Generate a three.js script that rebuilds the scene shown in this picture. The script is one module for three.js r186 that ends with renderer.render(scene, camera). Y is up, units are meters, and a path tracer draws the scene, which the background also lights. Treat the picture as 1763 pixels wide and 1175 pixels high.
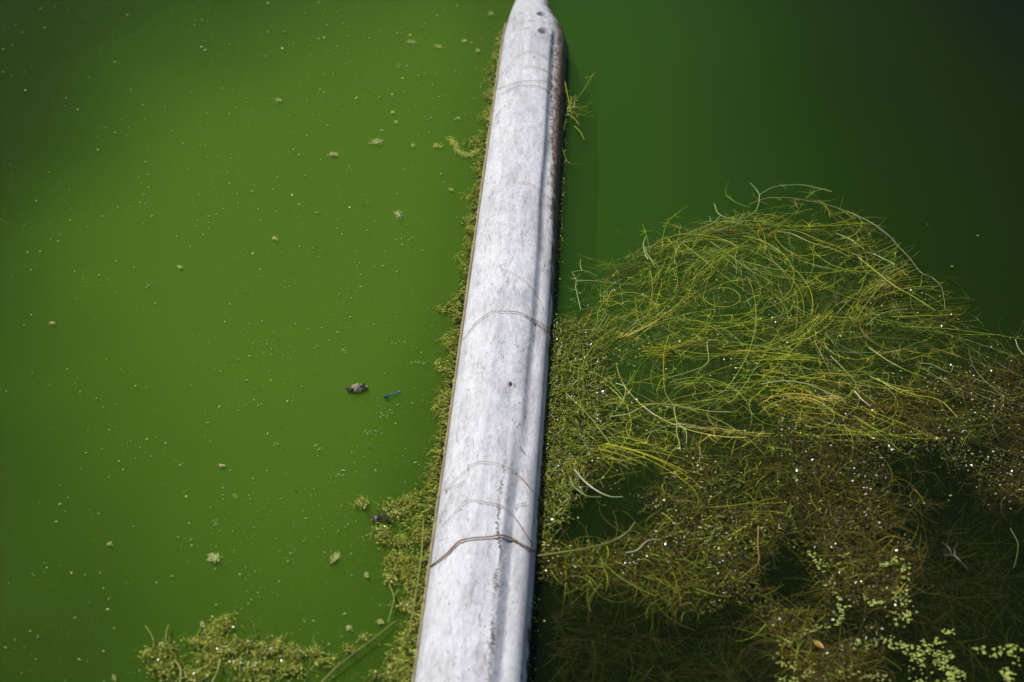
import * as THREE from 'three';

// ------------------------------------------------------------------ camera, sky, sun, exposure
const scene = new THREE.Scene();
const FPX = 2900, CX = 881.5, CY = 587.5, EYE = 1.98, PITCH = THREE.MathUtils.degToRad(39.2);   // lens in pixels of the 1763 x 1175 photograph; eye height over the water
const camera = new THREE.PerspectiveCamera(2 * Math.atan(CY / FPX) * 180 / Math.PI, 1024 / 682, 0.1, 300);
camera.position.set(0, EYE, 0);
camera.rotation.set(-PITCH, 0, 0);
camera.focus = 3.16;
camera.userData.fStop = 3.4;
scene.add(camera);

const renderer = new THREE.WebGLRenderer({ antialias: true });
renderer.setSize(1024, 682);
renderer.toneMapping = THREE.LinearToneMapping;
renderer.toneMappingExposure = 1.18;
renderer.shadowMap.enabled = true;

const SUN = new THREE.Vector3(-0.40, 0.84, -0.37).normalize();
const sun = new THREE.DirectionalLight(new THREE.Color(1, 0.965, 0.91), 3.7);
sun.position.copy(SUN).multiplyScalar(12).add(new THREE.Vector3(0, 0, -2.5));
sun.target.position.set(0, 0, -2.5);
sun.castShadow = true;
Object.assign(sun.shadow.camera, { left: -3, right: 3, top: 3, bottom: -3, near: 1, far: 30 });
sun.shadow.mapSize.set(4096, 4096);
scene.add(sun, sun.target);

{
  const W = 512, H = 256, d = new Float32Array(W * H * 4);
  for (let j = 0; j < H; j++) {
    const el = ((j + 0.5) / H - 0.5) * Math.PI, s = Math.max(0, Math.sin(el));
    for (let i = 0; i < W; i++) {
      const az = ((i + 0.5) / W - 0.5) * 2 * Math.PI;
      const dir = [Math.cos(az) * Math.cos(el), Math.sin(el), Math.sin(az) * Math.cos(el)];
      const c = Math.max(0, dir[0] * SUN.x + dir[1] * SUN.y + dir[2] * SUN.z), glow = Math.pow(c, 6) * 0.07;
      const k = Math.pow(1 - s, 2.2);
      const p = (j * W + i) * 4;
      d[p] = 0.055 + 0.13 * k + glow; d[p + 1] = 0.095 + 0.13 * k + glow; d[p + 2] = 0.185 + 0.11 * k + glow * 0.9; d[p + 3] = 1;
    }
  }
  const t = new THREE.DataTexture(d, W, H, THREE.RGBAFormat, THREE.FloatType);
  t.mapping = THREE.EquirectangularReflectionMapping; t.magFilter = t.minFilter = THREE.LinearFilter; t.needsUpdate = true;
  scene.background = t; scene.environment = t;
}

// ------------------------------------------------------------------ helpers
let seed = 20240611;
function rnd() { seed = (seed + 0x6D2B79F5) | 0; let t = Math.imul(seed ^ (seed >>> 15), 1 | seed); t = (t + Math.imul(t ^ (t >>> 7), 61 | t)) ^ t; return ((t ^ (t >>> 14)) >>> 0) / 4294967296; }
const rr = (a, b) => a + (b - a) * rnd();
const gauss = () => (rnd() + rnd() + rnd() + rnd() - 2) * 1.0;
const clamp = (x, a = 0, b = 1) => Math.min(b, Math.max(a, x));
const sstep = (a, b, x) => { const t = clamp((x - a) / (b - a)); return t * t * (3 - 2 * t); };
const mix = (a, b, t) => a + (b - a) * t;
const mix3 = (a, b, t) => [mix(a[0], b[0], t), mix(a[1], b[1], t), mix(a[2], b[2], t)];
function hash2(i, j) { let h = Math.imul(i, 374761393) + Math.imul(j, 668265263) | 0; h = Math.imul(h ^ (h >>> 13), 1274126177); return ((h ^ (h >>> 16)) >>> 0) / 4294967296; }
function vnoise(x, y) {
  const i = Math.floor(x), j = Math.floor(y), a = x - i, b = y - j, u = a * a * (3 - 2 * a), v = b * b * (3 - 2 * b);
  return mix(mix(hash2(i, j), hash2(i + 1, j), u), mix(hash2(i, j + 1), hash2(i + 1, j + 1), u), v);
}
const fbm = (x, y, o = 4) => { let s = 0, a = 0.5, n = 0; for (let k = 0; k < o; k++) { s += a * vnoise(x, y); n += a; x = x * 2.03 + 17.1; y = y * 2.03 + 5.7; a *= 0.5; } return s / n; };

const cp = Math.cos(PITCH), sp = Math.sin(PITCH);
// where the line of sight through a pixel of the photograph meets the level y = h
function dirOf(x, y) { const a = (x - CX) / FPX, b = -(y - CY) / FPX; return [a, b * cp - sp, -b * sp - cp]; }
function at(x, y, h = 0) { const d = dirOf(x, y), k = (h - EYE) / d[1]; return [d[0] * k, h, d[2] * k]; }
function pixelOf(p) { const x = p[0], y = p[1] - EYE, z = p[2], b = y * cp - z * sp, c = y * sp + z * cp; return [CX - x / c * FPX, CY + b / c * FPX]; }

const used = new Map();
function numbered(n) { const k = used.get(n) ?? 0; used.set(n, k + 1); return k ? n + '_' + String(k).padStart(3, '0') : n; }
function tag(o, label, category, group, kind) {
  o.userData.label = label; o.userData.category = category;
  if (group) o.userData.group = group;
  if (kind) o.userData.kind = kind;
  return o;
}
function base(name, p = [0, 0, 0]) { const o = new THREE.Group(); o.name = numbered(name); o.position.set(...p); scene.add(o); return o; }

class MB {                                    // collects triangles with vertex colours and builds one mesh
  constructor(o = [0, 0, 0]) { this.p = []; this.n = []; this.c = []; this.i = []; this.o = o; }
  v(x, y, z, nx, ny, nz, c) { this.p.push(x - this.o[0], y - this.o[1], z - this.o[2]); this.n.push(nx, ny, nz); this.c.push(c[0], c[1], c[2]); return this.p.length / 3 - 1; }
  tube(pts, rad, sides, col) {                // pts: points; rad(k), col(k) with k from 0 to 1
    const n = pts.length; let first = -1;
    for (let a = 0; a < n; a++) {
      const q = pts[Math.max(0, a - 1)], r = pts[Math.min(n - 1, a + 1)];
      let tx = r[0] - q[0], ty = r[1] - q[1], tz = r[2] - q[2]; const L = Math.hypot(tx, ty, tz) || 1; tx /= L; ty /= L; tz /= L;
      let sx = -tz, sz = tx; const M = Math.hypot(sx, sz);
      if (M < 1e-4) { sx = 1; sz = 0; } else { sx /= M; sz /= M; }
      const cx = -sz * ty, cy = sz * tx - sx * tz, cz = sx * ty;   // across the tube, upward
      const k = n > 1 ? a / (n - 1) : 0, R = rad(k), C = col(k), P = pts[a];
      for (let s = 0; s < sides; s++) {
        const th = s / sides * 2 * Math.PI + 0.5, co = Math.cos(th), si = Math.sin(th), nx = sx * co + cx * si, ny = cy * si, nz = sz * co + cz * si;
        const id = this.v(P[0] + nx * R, P[1] + ny * R, P[2] + nz * R, nx, ny, nz, C);
        if (first < 0) first = id;
      }
    }
    for (let a = 0; a < n - 1; a++) for (let s = 0; s < sides; s++) {
      const A = first + a * sides + s, B = first + a * sides + (s + 1) % sides, D = A + sides, E = B + sides;
      this.i.push(A, D, B, B, D, E);
    }
  }
  crumb(x, y, z, r, flat, c) {                // an irregular little lump
    const a0 = rnd() * 6.28, m = 5, top = this.v(x + rr(-.2, .2) * r, y + r * flat * rr(.6, 1.1), z + rr(-.2, .2) * r, 0, 1, 0, c), bot = this.v(x, y - r * flat, z, 0, -1, 0, c), ring = [];
    for (let k = 0; k < m; k++) {
      const a = a0 + k / m * 6.283 + rr(-.3, .3), q = r * rr(.55, 1.25), yy = rr(-.35, .35) * r * flat;
      ring.push(this.v(x + Math.cos(a) * q, y + yy, z + Math.sin(a) * q, Math.cos(a) * .75, .66, Math.sin(a) * .75, c));
    }
    for (let k = 0; k < m; k++) { const A = ring[k], B = ring[(k + 1) % m]; this.i.push(top, B, A, bot, A, B); }
  }
  flake(x, y, z, r, tilt, c, stretch = 1) {   // a thin flat leaf bit, tilted
    const ta = rnd() * 6.283, tl = tilt * Math.sqrt(rnd()), nx = Math.sin(tl) * Math.cos(ta), nz = Math.sin(tl) * Math.sin(ta), ny = Math.cos(tl);
    let ax = 1 - nx * nx, ay = -nx * ny, az = -nx * nz; const L = Math.hypot(ax, ay, az); ax /= L; ay /= L; az /= L;
    const bx = ny * az - nz * ay, by = nz * ax - nx * az, bz = nx * ay - ny * ax, a0 = rnd() * 6.28, m = 6, id = [];
    const ca = Math.cos(a0), sa = Math.sin(a0);
    for (let k = 0; k < m; k++) {
      const a = k / m * 6.283, q = r * rr(.75, 1.15); let u = Math.cos(a) * q * stretch, w = Math.sin(a) * q; const uu = u * ca - w * sa, ww = u * sa + w * ca;
      id.push(this.v(x + ax * uu + bx * ww, y + ay * uu + by * ww, z + az * uu + bz * ww, nx, ny, nz, c));
    }
    for (let k = 1; k < m - 1; k++) this.i.push(id[0], id[k], id[k + 1]);
  }
  geometry() {
    const g = new THREE.BufferGeometry();
    g.setAttribute('position', new THREE.BufferAttribute(new Float32Array(this.p), 3));
    g.setAttribute('normal', new THREE.BufferAttribute(new Float32Array(this.n), 3));
    g.setAttribute('color', new THREE.BufferAttribute(new Float32Array(this.c), 3));
    g.setIndex(new THREE.BufferAttribute(new Uint32Array(this.i), 1));
    return g;
  }
  build(name, material, parent = scene) {
    const m = new THREE.Mesh(this.geometry(), material); m.name = parent === scene ? numbered(name) : name; m.castShadow = m.receiveShadow = true; parent.add(m); return m;
  }
}
function spline(list, n) {                    // smooth polyline through 2-D or 3-D points
  const c = new THREE.CatmullRomCurve3(list.map((p) => new THREE.Vector3(p[0], p[1], p[2] ?? 0)), false, 'centripetal');
  return c.getPoints(n).map((v) => [v.x, v.y, v.z]);
}
const vary = (c, s = 0.25) => { const k = 1 + rr(-s, s), h = rr(-s, s) * 0.3; return [c[0] * k * (1 + h), c[1] * k, c[2] * k * (1 - h)]; };

// ------------------------------------------------------------------ materials
const leafy = (o) => new THREE.MeshPhysicalMaterial({ vertexColors: true, roughness: 0.4, side: THREE.DoubleSide, ...o });
const M = {
  weed: leafy({ roughness: 0.3, specularIntensity: 0.9 }), hair: leafy({ roughness: 0.5, specularIntensity: 0.4 }), crumb: leafy({ roughness: 0.6, specularIntensity: 0.5 }), wet: leafy({ roughness: 0.27 }),
  dry: leafy({ roughness: 0.75 }), speck: leafy({ roughness: 0.6 }), frond: leafy({ roughness: 0.42 }), insect: leafy({ roughness: 0.3 }),
};
const C = {
  gold: [0.42, 0.36, 0.07], yellow: [0.31, 0.325, 0.020], lime: [0.21, 0.27, 0.022], pale: [0.33, 0.41, 0.14], olive: [0.115, 0.122, 0.009], brown: [0.082, 0.060, 0.009], rust: [0.17, 0.09, 0.022], dark: [0.022, 0.022, 0.014],
  scum: [0.45, 0.48, 0.085], scumPale: [0.54, 0.56, 0.26], duck: [0.34, 0.40, 0.06],
};

// ------------------------------------------------------------------ the boom's shape: its plan on the water and its height over it
const lineX = (a, b) => { const p = at(...a), q = at(...b); return (z) => p[0] + (q[0] - p[0]) * (z - p[2]) / (q[2] - p[2]); };
const leftLine = lineX([866, 70], [713, 1175]), rightLine0 = lineX([975, 80], [905, 1175]);
const zNear = at(800, 1290)[2], zTip = at(915, -16)[2], zTaper = at(900, 82)[2];
const rightLine = (z) => rightLine0(z) + 0.006 * Math.sin(Math.PI * clamp((z - zTaper) / (zNear - zTaper)));
const rowZ = (y) => at(CX, y)[2];
// outline near the pointed end, as x at rows of the end
const tipRows = [[82, 865, 975], [70, 866, 974.5], [58, 868.5, 970], [46, 871.5, 964], [34, 875, 957], [22, 879, 951], [10, 883.5, 947], [0, 888, 944], [-8, 894, 939], [-14, 903, 930], [-16, 910, 920]]
  .map(([y, l, r]) => [rowZ(y), at(l, y)[0], at(r, y)[0]]);
function plan(z) {                            // [centre x, half width]
  let l, r;
  if (z >= zTaper) { l = leftLine(z); r = rightLine(z); } else {
    let k = 0; while (k < tipRows.length - 2 && z < tipRows[k + 1][0]) k++;
    const a = tipRows[k], b = tipRows[k + 1], t = clamp((z - a[0]) / (b[0] - a[0]));
    l = mix(a[1], b[1], t); r = mix(a[2], b[2], t) + (fbm(z * 38, 6.1, 3) - .5) * .009 * sstep(zTip, zTip + .08, z) * sstep(zTaper, zTaper - .06, z);
  }
  return [(l + r) / 2, Math.max(0.002, (r - l) / 2)];
}
const profFar = [[-1, 0], [-0.988, .012], [-0.94, .026], [-0.82, .042], [-0.6, .055], [-0.3, .0625], [0, .0655], [0.3, .0645], [0.47, .062], [0.55, .0585], [0.61, .0500], [0.67, .0450], [0.76, .0425], [0.86, .0380], [0.93, .029], [0.975, .014], [1, 0]];
const profMid = [[-1, 0], [-0.988, .013], [-0.94, .028], [-0.82, .044], [-0.6, .057], [-0.3, .0645], [0, .0668], [0.3, .0645], [0.47, .0605], [0.55, .0565], [0.61, .0500], [0.67, .0455], [0.76, .0435], [0.86, .0395], [0.93, .031], [0.975, .015], [1, 0]];
const profNear = [[-1, 0], [-0.988, .012], [-0.94, .027], [-0.82, .044], [-0.6, .058], [-0.3, .0655], [0, .0682], [0.3, .0672], [0.38, .0665], [0.48, .0580], [0.56, .0520], [0.64, .0508], [0.76, .0495], [0.86, .0445], [0.93, .035], [0.975, .017], [1, 0]];
const profAt = (P, t) => { let k = 0; while (k < P.length - 2 && t > P[k + 1][0]) k++; const s = clamp((t - P[k][0]) / (P[k + 1][0] - P[k][0])); const a = k > 0 ? P[k - 1] : P[k], b = P[k], c = P[k + 1], d = k + 2 < P.length ? P[k + 2] : c;
  const m0 = (c[1] - a[1]) / Math.max(1e-6, c[0] - a[0]) * (c[0] - b[0]), m1 = (d[1] - b[1]) / Math.max(1e-6, d[0] - b[0]) * (c[0] - b[0]), s2 = s * s, s3 = s2 * s;
  return k > 1 && k < P.length - 3 ? (2 * s3 - 3 * s2 + 1) * b[1] + (s3 - 2 * s2 + s) * m0 + (-2 * s3 + 3 * s2) * c[1] + (s3 - s2) * m1 : mix(b[1], c[1], s); };
const zA = rowZ(330), zB = rowZ(560), zC = rowZ(720), zD = rowZ(900);
const dents = [];                             // [x, z, radius, depth]
function boomHeight(x, z) {                   // height of the sleeve over the water, or -1 beside it
  const [c, w] = plan(z), t = (x - c) / w;
  if (t < -1 || t > 1 || z < zTip || z > zNear) return -1;
  const tt = t + (vnoise(z * 5.3, 3.1) - .5) * 0.05 * sstep(.2, .5, Math.abs(t)) * (1 - Math.abs(t)) * 2;
  let h = mix(mix(profAt(profFar, tt), profAt(profMid, tt), sstep(zA, zB, z)), profAt(profNear, tt), sstep(zC, zD, z));
  const e = sstep(.98, .6, Math.abs(t));
  h += e * ((fbm(x * 11 + 3, z * 7) - .5) * 0.006 + (fbm(x * 45, z * 33 + 9, 3) - .5) * 0.0022);
  h += e * 0.0016 * Math.exp(-Math.pow((t + 0.12 + 0.06 * Math.sin(z * 2)) / 0.07, 2)) * (0.4 + vnoise(z * 4, 8));
  const dome = .064 * Math.pow(Math.max(0, 1 - Math.pow(Math.abs(t), 2.6)), .55); h = mix(dome, h, sstep(rowZ(52), rowZ(120), z));
  h *= mix(0.34, 1, sstep(zTip, zTaper + 0.10, z));
  for (const d of dents) { const q = Math.hypot(x - d[0], (z - d[1]) * 0.8) / d[2]; if (q < 1.6) h -= d[3] * (1 - sstep(.3, 1, q)) - d[3] * .12 * Math.exp(-Math.pow((q - 1.15) / .2, 2)); }
  return h;
}
function boomHit(px, py) {                    // where a line of sight meets the sleeve, or null
  const d = dirOf(px, py); let lo = (0.09 - EYE) / d[1], end = -EYE / d[1];
  for (let k = lo; k <= end; k += 0.0015) { const x = d[0] * k, y = EYE + d[1] * k, z = d[2] * k; if (y <= boomHeight(x, z)) return [x, y, z]; }
  return null;
}
for (const [px, py, r, dp] of [[933, 22, .0135, .0140], [937, 51, .0160, .0170], [880, 660, .005, .003]]) { const h = boomHit(px, py); if (h) dents.push([h[0], h[2], r, dp]); }
const onBoom = (px, py, lift) => { const h = boomHit(px, py); return h ? [h[0], h[1] + lift, h[2]] : at(px, py, lift); };

// ------------------------------------------------------------------ the setting: green pond water
const centreLine = (z) => plan(clamp(z, zTaper, zNear))[0];
const bloomL = [0.110, 0.226, 0.0155], bloomLVignette = [0.023, 0.050, 0.004], clearR = [0.043, 0.118, 0.0095], clearRMid = [0.0185, 0.043, 0.0025], clearRVignette = [0.0085, 0.0165, 0.0018];  // darkest tone of each side: lens vignetting painted into the water colour
function waterLook(x, z) {                    // algae colour with vignette and boom shade painted in, and suspension thickness
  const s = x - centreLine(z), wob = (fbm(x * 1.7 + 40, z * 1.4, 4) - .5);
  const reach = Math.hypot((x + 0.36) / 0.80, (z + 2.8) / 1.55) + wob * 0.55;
  const thin = mix(0.84, 1, sstep(0.08, 0.26, -s)), L = mix3(bloomL, bloomLVignette, sstep(0.30, 1.25, reach) * 0.9).map((v) => v * thin), rx = x + wob * 0.25 + Math.max(0, z + 2.42) * 1.7, R = mix3(mix3(clearR, clearRMid, sstep(0.12, 0.82, rx)), clearRVignette, sstep(0.75, 1.35, rx));  // thin: shade of the submerged skirt painted in along the boom's left edge
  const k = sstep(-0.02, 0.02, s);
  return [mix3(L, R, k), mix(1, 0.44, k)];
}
{
  const water = base('pond_water'); tag(water, 'still green pond water, bright with algae left of the boom and darker to the right', 'water', null, 'structure');
  const N = 150, warp = (u) => { const s = u * 2 - 1; return s * 1.7 + Math.pow(Math.abs(s), 7) * Math.sign(s) * 60; };
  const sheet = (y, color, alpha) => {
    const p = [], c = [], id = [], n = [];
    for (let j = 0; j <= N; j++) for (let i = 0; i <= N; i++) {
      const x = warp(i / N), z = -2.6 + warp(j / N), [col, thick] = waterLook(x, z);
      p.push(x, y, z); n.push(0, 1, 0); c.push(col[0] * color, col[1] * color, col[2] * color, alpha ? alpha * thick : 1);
    }
    for (let j = 0; j < N; j++) for (let i = 0; i < N; i++) { const a = j * (N + 1) + i; id.push(a, a + N + 1, a + 1, a + 1, a + N + 1, a + N + 2); }
    const g = new THREE.BufferGeometry();
    g.setAttribute('position', new THREE.Float32BufferAttribute(p, 3)); g.setAttribute('normal', new THREE.Float32BufferAttribute(n, 3)); g.setAttribute('color', new THREE.Float32BufferAttribute(c, 4)); g.setIndex(id);
    return g;
  };
  // suspended algae: thin clouds of it, one below the other, over the depth that can no longer be seen into
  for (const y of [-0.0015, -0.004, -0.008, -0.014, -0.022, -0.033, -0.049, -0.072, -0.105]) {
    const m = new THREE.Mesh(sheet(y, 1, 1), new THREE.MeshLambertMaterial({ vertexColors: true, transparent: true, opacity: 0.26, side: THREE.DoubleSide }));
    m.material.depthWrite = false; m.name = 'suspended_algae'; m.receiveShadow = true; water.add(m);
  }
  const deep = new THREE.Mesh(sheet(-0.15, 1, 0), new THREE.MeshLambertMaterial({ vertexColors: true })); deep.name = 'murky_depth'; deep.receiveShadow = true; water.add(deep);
  const top = new THREE.Mesh(new THREE.PlaneGeometry(124, 124).rotateX(-Math.PI / 2), new THREE.MeshPhysicalMaterial({ color: 0xffffff, transmission: 1, thickness: 0, roughness: 0.03, ior: 1.33, specularIntensity: 0.45 }));
  top.position.set(0, 0, -2.6); top.name = 'water_surface'; water.add(top);
}

// ------------------------------------------------------------------ the float boom
{
  const boom = base('floating_boom', [plan(-2.4)[0], 0, -2.4]);
  tag(boom, 'long white fabric-covered floating boom lying across the pond towards its pointed end', 'boom');
  const o = boom.position;
  const ROWS = 620, ACROSS = 96, zs = [];
  for (let j = 0; j <= ROWS; j++) { const k = j / ROWS; zs.push(k < 0.3 ? mix(zTip, zTaper - .02, k / 0.3) : mix(zTaper - .02, zNear, (k - 0.3) / 0.7)); }
  const ts = []; for (let i = 0; i <= ACROSS; i++) { const s = i / ACROSS * 2 - 1; ts.push(Math.sin(s * Math.PI / 2) * .55 + s * .45); }
  const TW = 512, TH = 2048, U0 = 0.11, L = zNear - zTip;     // the sleeve's colour map: across = from side to side, along = its whole length
  const p = [], uv = [], id = [];
  const row = ACROSS + 3;
  for (let j = 0; j <= ROWS; j++) {
    const z = zs[j], [c, w] = plan(z), vv = (z - zTip) / L;
    p.push(c - w * .98 - o.x, -0.13, z - o.z); uv.push(0, vv);
    for (let i = 0; i <= ACROSS; i++) { const t = ts[i], x = c + t * w; p.push(x - o.x, Math.max(0, boomHeight(c + clamp(t, -.9999, .9999) * w, clamp(z, zTip + 1e-5, zNear - 1e-5))) - .004, z - o.z); uv.push(.04 + .92 * (t + 1) / 2, vv); }
    p.push(c + w * .98 - o.x, -0.13, z - o.z); uv.push(1, vv);
  }
  for (let j = 0; j < ROWS; j++) for (let i = 0; i < row - 1; i++) { const a = j * row + i; id.push(a, a + row, a + 1, a + 1, a + row, a + row + 1); }
  const g = new THREE.BufferGeometry();
  g.setAttribute('position', new THREE.Float32BufferAttribute(p, 3)); g.setAttribute('uv', new THREE.Float32BufferAttribute(uv, 2)); g.setIndex(id); g.computeVertexNormals();
  // cloth colour: off-white weave, grime along the waterline, a drip-line of stains, specks
  const img = new Uint8Array(TW * TH * 4), bump = new Uint8Array(TW * TH * 4);
  const lin = (x) => 255 * (x <= 0.0031308 ? x * 12.92 : 1.055 * Math.pow(x, 1 / 2.4) - .055);
  const spots = [];                           // [u in texels, v in texels, rx, ry, colour, strength]
  const uvOf = (px, py) => { const h = boomHit(px, py); if (!h) return null; const [c, w] = plan(h[2]), t = (h[0] - c) / w; return [(.04 + .92 * (t + 1) / 2) * TW, (h[2] - zTip) / L * TH, w]; };
  const spot = (px, py, rx, ry, col, s) => { const q = uvOf(px, py); if (q) spots.push([q[0], q[1], rx, ry, col, s]); };
  spot(879, 660, 8, 5.2, [.018, .009, .004], 1); spot(886, 661, 7, 5, [.22, .13, .06], .55); spot(876, 659, 9, 7, [.25, .16, .09], .4);
  for (const [x, y, a] of [[889, 57, 4], [881, 798, 4], [895, 728, 4], [833, 632, 3], [843, 338, 4], [833, 440, 3], [905, 207, 3], [911, 207, 3], [897, 259, 2], [862, 416, 3], [875, 131, 5], [868, 180, 4], [938, 455, 4], [926, 460, 3], [885, 744, 3], [822, 640, 3], [830, 631, 3], [960, 100, 6], [953, 105, 5], [768, 846, 6], [861, 405, 3], [850, 320, 3], [853, 312, 3], [882, 720, 4], [820, 833, 2], [904, 715, 4]]) spot(x, y, a * rr(.7, 1.1), a * rr(.5, 1), [.16, .09, .045], .85);
  for (let k = 0; k < 420; k++) spots.push([rr(.1, .9) * TW, rr(0, 1) * TH, rr(1.2, 4.2), rr(.8, 2.2), rnd() < .55 ? [.10, .085, .08] : [.2, .12, .06], rr(.4, 1)]);
  for (let k = 0; k < 90; k++) { let u = rr(.15, .8) * TW, v = rr(0, 1) * TH; const du = rr(-2.2, 2.2), n = 3 + rnd() * 9; for (let q = 0; q < n; q++) { spots.push([u, v, rr(1.6, 3.4), rr(.8, 1.5), [.17, .12, .08], rr(.3, .8)]); u += du + gauss() * .8; v += rr(-3.5, -.8); } }
  for (let y = 735; y < 1250; y += 1.3) { const x = 868 - (y - 760) * .056 + (vnoise(y * .02, 4) - .5) * 9, s = sstep(735, 850, y) * (0.35 + .9 * sstep(.36, .62, fbm(y * .035, 2.5, 3))); if (rnd() < .85) spot(x + gauss() * 2.6, y, rr(4, 13) * (.55 + .45 * sstep(800, 1000, y)), rr(.7, 1.5), [.085, .065, .06], Math.min(1, s * rr(.45, 1))); }
  for (let k = 0; k < 340; k++) { const y = rr(45, 400); spot(rr(948, 972), y, rr(4, 16), rr(1, 5), [.10, .055, .025], rr(.25, .8)); }
  for (const [x, y, a, q] of [[915, 33, 26, 7], [908, 46, 22, 6], [936, 36, 18, 5], [897, 20, 16, 5], [952, 66, 14, 8], [958, 84, 12, 9], [962, 150, 9, 14], [920, 96, 14, 3], [880, 150, 10, 3]]) spot(x, y, a * 1.3, q, [.22, .17, .13], .5);
  for (let k = 0; k < 30; k++) spot(rr(835, 930), rr(330, 420) , rr(1, 2), rr(1, 2), [.12, .08, .06], .6);
  for (let j = 0; j < TH; j++) {
    const v = j / TH, z = zTip + v * L, far = sstep(rowZ(620), rowZ(250), z);
    for (let i = 0; i < TW; i++) {
      const t = ((i / TW - .04) / .92) * 2 - 1, u = i / TW * .2, m = v * L, q = (j * TW + i) * 4;
      let b = 0.61 + (fbm(u * 60, m * 26, 4) - .5) * .17 + (fbm(u * 330, m * 130, 3) - .5) * .20 + (hash2(i, j) - .5) * .05;
      b += (fbm(u * 700, m * 12, 2) - .5) * .06 - .09 * sstep(.64, .72, fbm(u * 420 + 9, m * 60, 2));
      b -= .10 * sstep(.52, .75, fbm(u * 34 + 7, m * 15 + 3, 4));
      b -= .09 * sstep(.60, .70, fbm(u * 240 + 3, m * 300, 2)) * sstep(.42, .6, fbm(u * 30, m * 9 + 31, 2));
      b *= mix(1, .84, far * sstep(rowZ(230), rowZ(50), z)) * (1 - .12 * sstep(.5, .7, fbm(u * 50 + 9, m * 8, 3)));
      let c = [b * .985, b * .985, b * 1.02];
      // rib side right of the fold: shade of the slope painted into the cloth as grey
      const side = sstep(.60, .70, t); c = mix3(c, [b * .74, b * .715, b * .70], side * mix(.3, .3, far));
      // grime near the water on the right, a tidemark with a ragged top
      const ed = fbm(m * 22, 5.5, 4), edge = sstep(1.0 - .30 * far - .22 * ed * far, 1.03 - .16 * far, t + (fbm(u * 200, m * 60, 4) - .5) * .30);
      c = mix3(c, mix3([.03, .018, .009], [.19, .125, .065], sstep(.3, .7, fbm(u * 260, m * 150, 3))), edge * .95);
      const le = sstep(-.955, -.995, t + (fbm(m * 30, 1.5, 3) - .5) * .02); c = mix3(c, [.15, .10, .055], le * .8);
      img[q] = c[0] * 1000; // kept below in a float pass
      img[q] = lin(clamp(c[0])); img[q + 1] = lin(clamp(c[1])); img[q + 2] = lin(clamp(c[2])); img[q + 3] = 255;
      const bb = 128 + 70 * (fbm(u * 420, m * 190, 2) - .5) + 46 * Math.sin(i * 1.25) * sstep(.35, .75, t + .15 * (hash2(i >> 3, j >> 3) - .5)) + 26 * Math.sin(j * 1.5) * (hash2(i >> 4, j >> 4));
      bump[q] = bump[q + 1] = bump[q + 2] = clamp(bb, 0, 255); bump[q + 3] = 255;
    }
  }
  for (const [su, sv, rx, ry, col, st] of spots) for (let j = Math.floor(sv - ry * 1.6); j <= sv + ry * 1.6; j++) for (let i = Math.floor(su - rx * 1.6); i <= su + rx * 1.6; i++) {
    if (i < 0 || j < 0 || i >= TW || j >= TH) continue;
    const d = Math.hypot((i - su) / rx, (j - sv) / ry) + (hash2(i * 3, j * 5) - .5) * .5, k = st * (1 - sstep(.55, 1.15, d)); if (k <= 0) continue;
    const q = (j * TW + i) * 4; for (let ch = 0; ch < 3; ch++) img[q + ch] = mix(img[q + ch], lin(col[ch]), k);
  }
  const tex = (data, srgb) => { const t = new THREE.DataTexture(data, TW, TH, THREE.RGBAFormat); t.magFilter = t.minFilter = THREE.LinearFilter; if (srgb) t.colorSpace = THREE.SRGBColorSpace; t.needsUpdate = true; return t; };
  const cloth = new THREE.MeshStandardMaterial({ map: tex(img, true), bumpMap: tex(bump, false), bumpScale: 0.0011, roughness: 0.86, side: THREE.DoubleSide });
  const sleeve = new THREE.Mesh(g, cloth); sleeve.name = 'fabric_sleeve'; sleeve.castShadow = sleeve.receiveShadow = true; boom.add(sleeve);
  // cord sewn into the left edge of the sleeve
  const cord = new MB([o.x, o.y, o.z]), cp2 = [];
  for (let j = 0; j <= 260; j++) { const z = mix(rowZ(44), zNear, j / 260), [c, w] = plan(z); cp2.push([c - w - .0015 + (vnoise(z * 30, 2) - .5) * .0012, .0045 + (vnoise(z * 9, 7) - .5) * .003, z]); }
  cord.tube(cp2, () => .0028, 8, (k) => mix3([.36, .31, .17], [.20, .155, .08], fbm(k * 90, 1, 3)));
  cord.build('edge_cord', M.dry, boom);
}

// ------------------------------------------------------------------ weed: where it grows, in pixels of the photograph turned into places on the water
const inside = (poly, x, y) => { let c = false; for (let i = 0, j = poly.length - 1; i < poly.length; j = i++) { const [a, b] = poly[i], [d, e] = poly[j]; if ((b > y) !== (e > y) && x < (d - a) * (y - b) / (e - b) + a) c = !c; } return c; };
const ARCS = [[950, 600], [985, 520], [1030, 490], [1085, 440], [1130, 405], [1225, 378], [1310, 345], [1420, 345], [1480, 380], [1540, 440], [1590, 480], [1640, 540], [1690, 575], [1763, 575], [1790, 760], [1500, 760], [1300, 790], [1000, 800], [948, 760]];
const BROWN = [[990, 730], [1150, 760], [1300, 720], [1460, 690], [1560, 660], [1680, 640], [1790, 600], [1790, 870], [1640, 850], [1560, 880], [1440, 900], [1400, 935], [1310, 905], [1190, 890], [1130, 850], [1060, 880], [970, 830]];
const LOWER = [[1130, 840], [1300, 880], [1420, 900], [1560, 880], [1600, 960], [1570, 1010], [1520, 1175], [1400, 1195], [1340, 1110], [1290, 1040], [1200, 1060], [1080, 1010], [1050, 950]];
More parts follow.
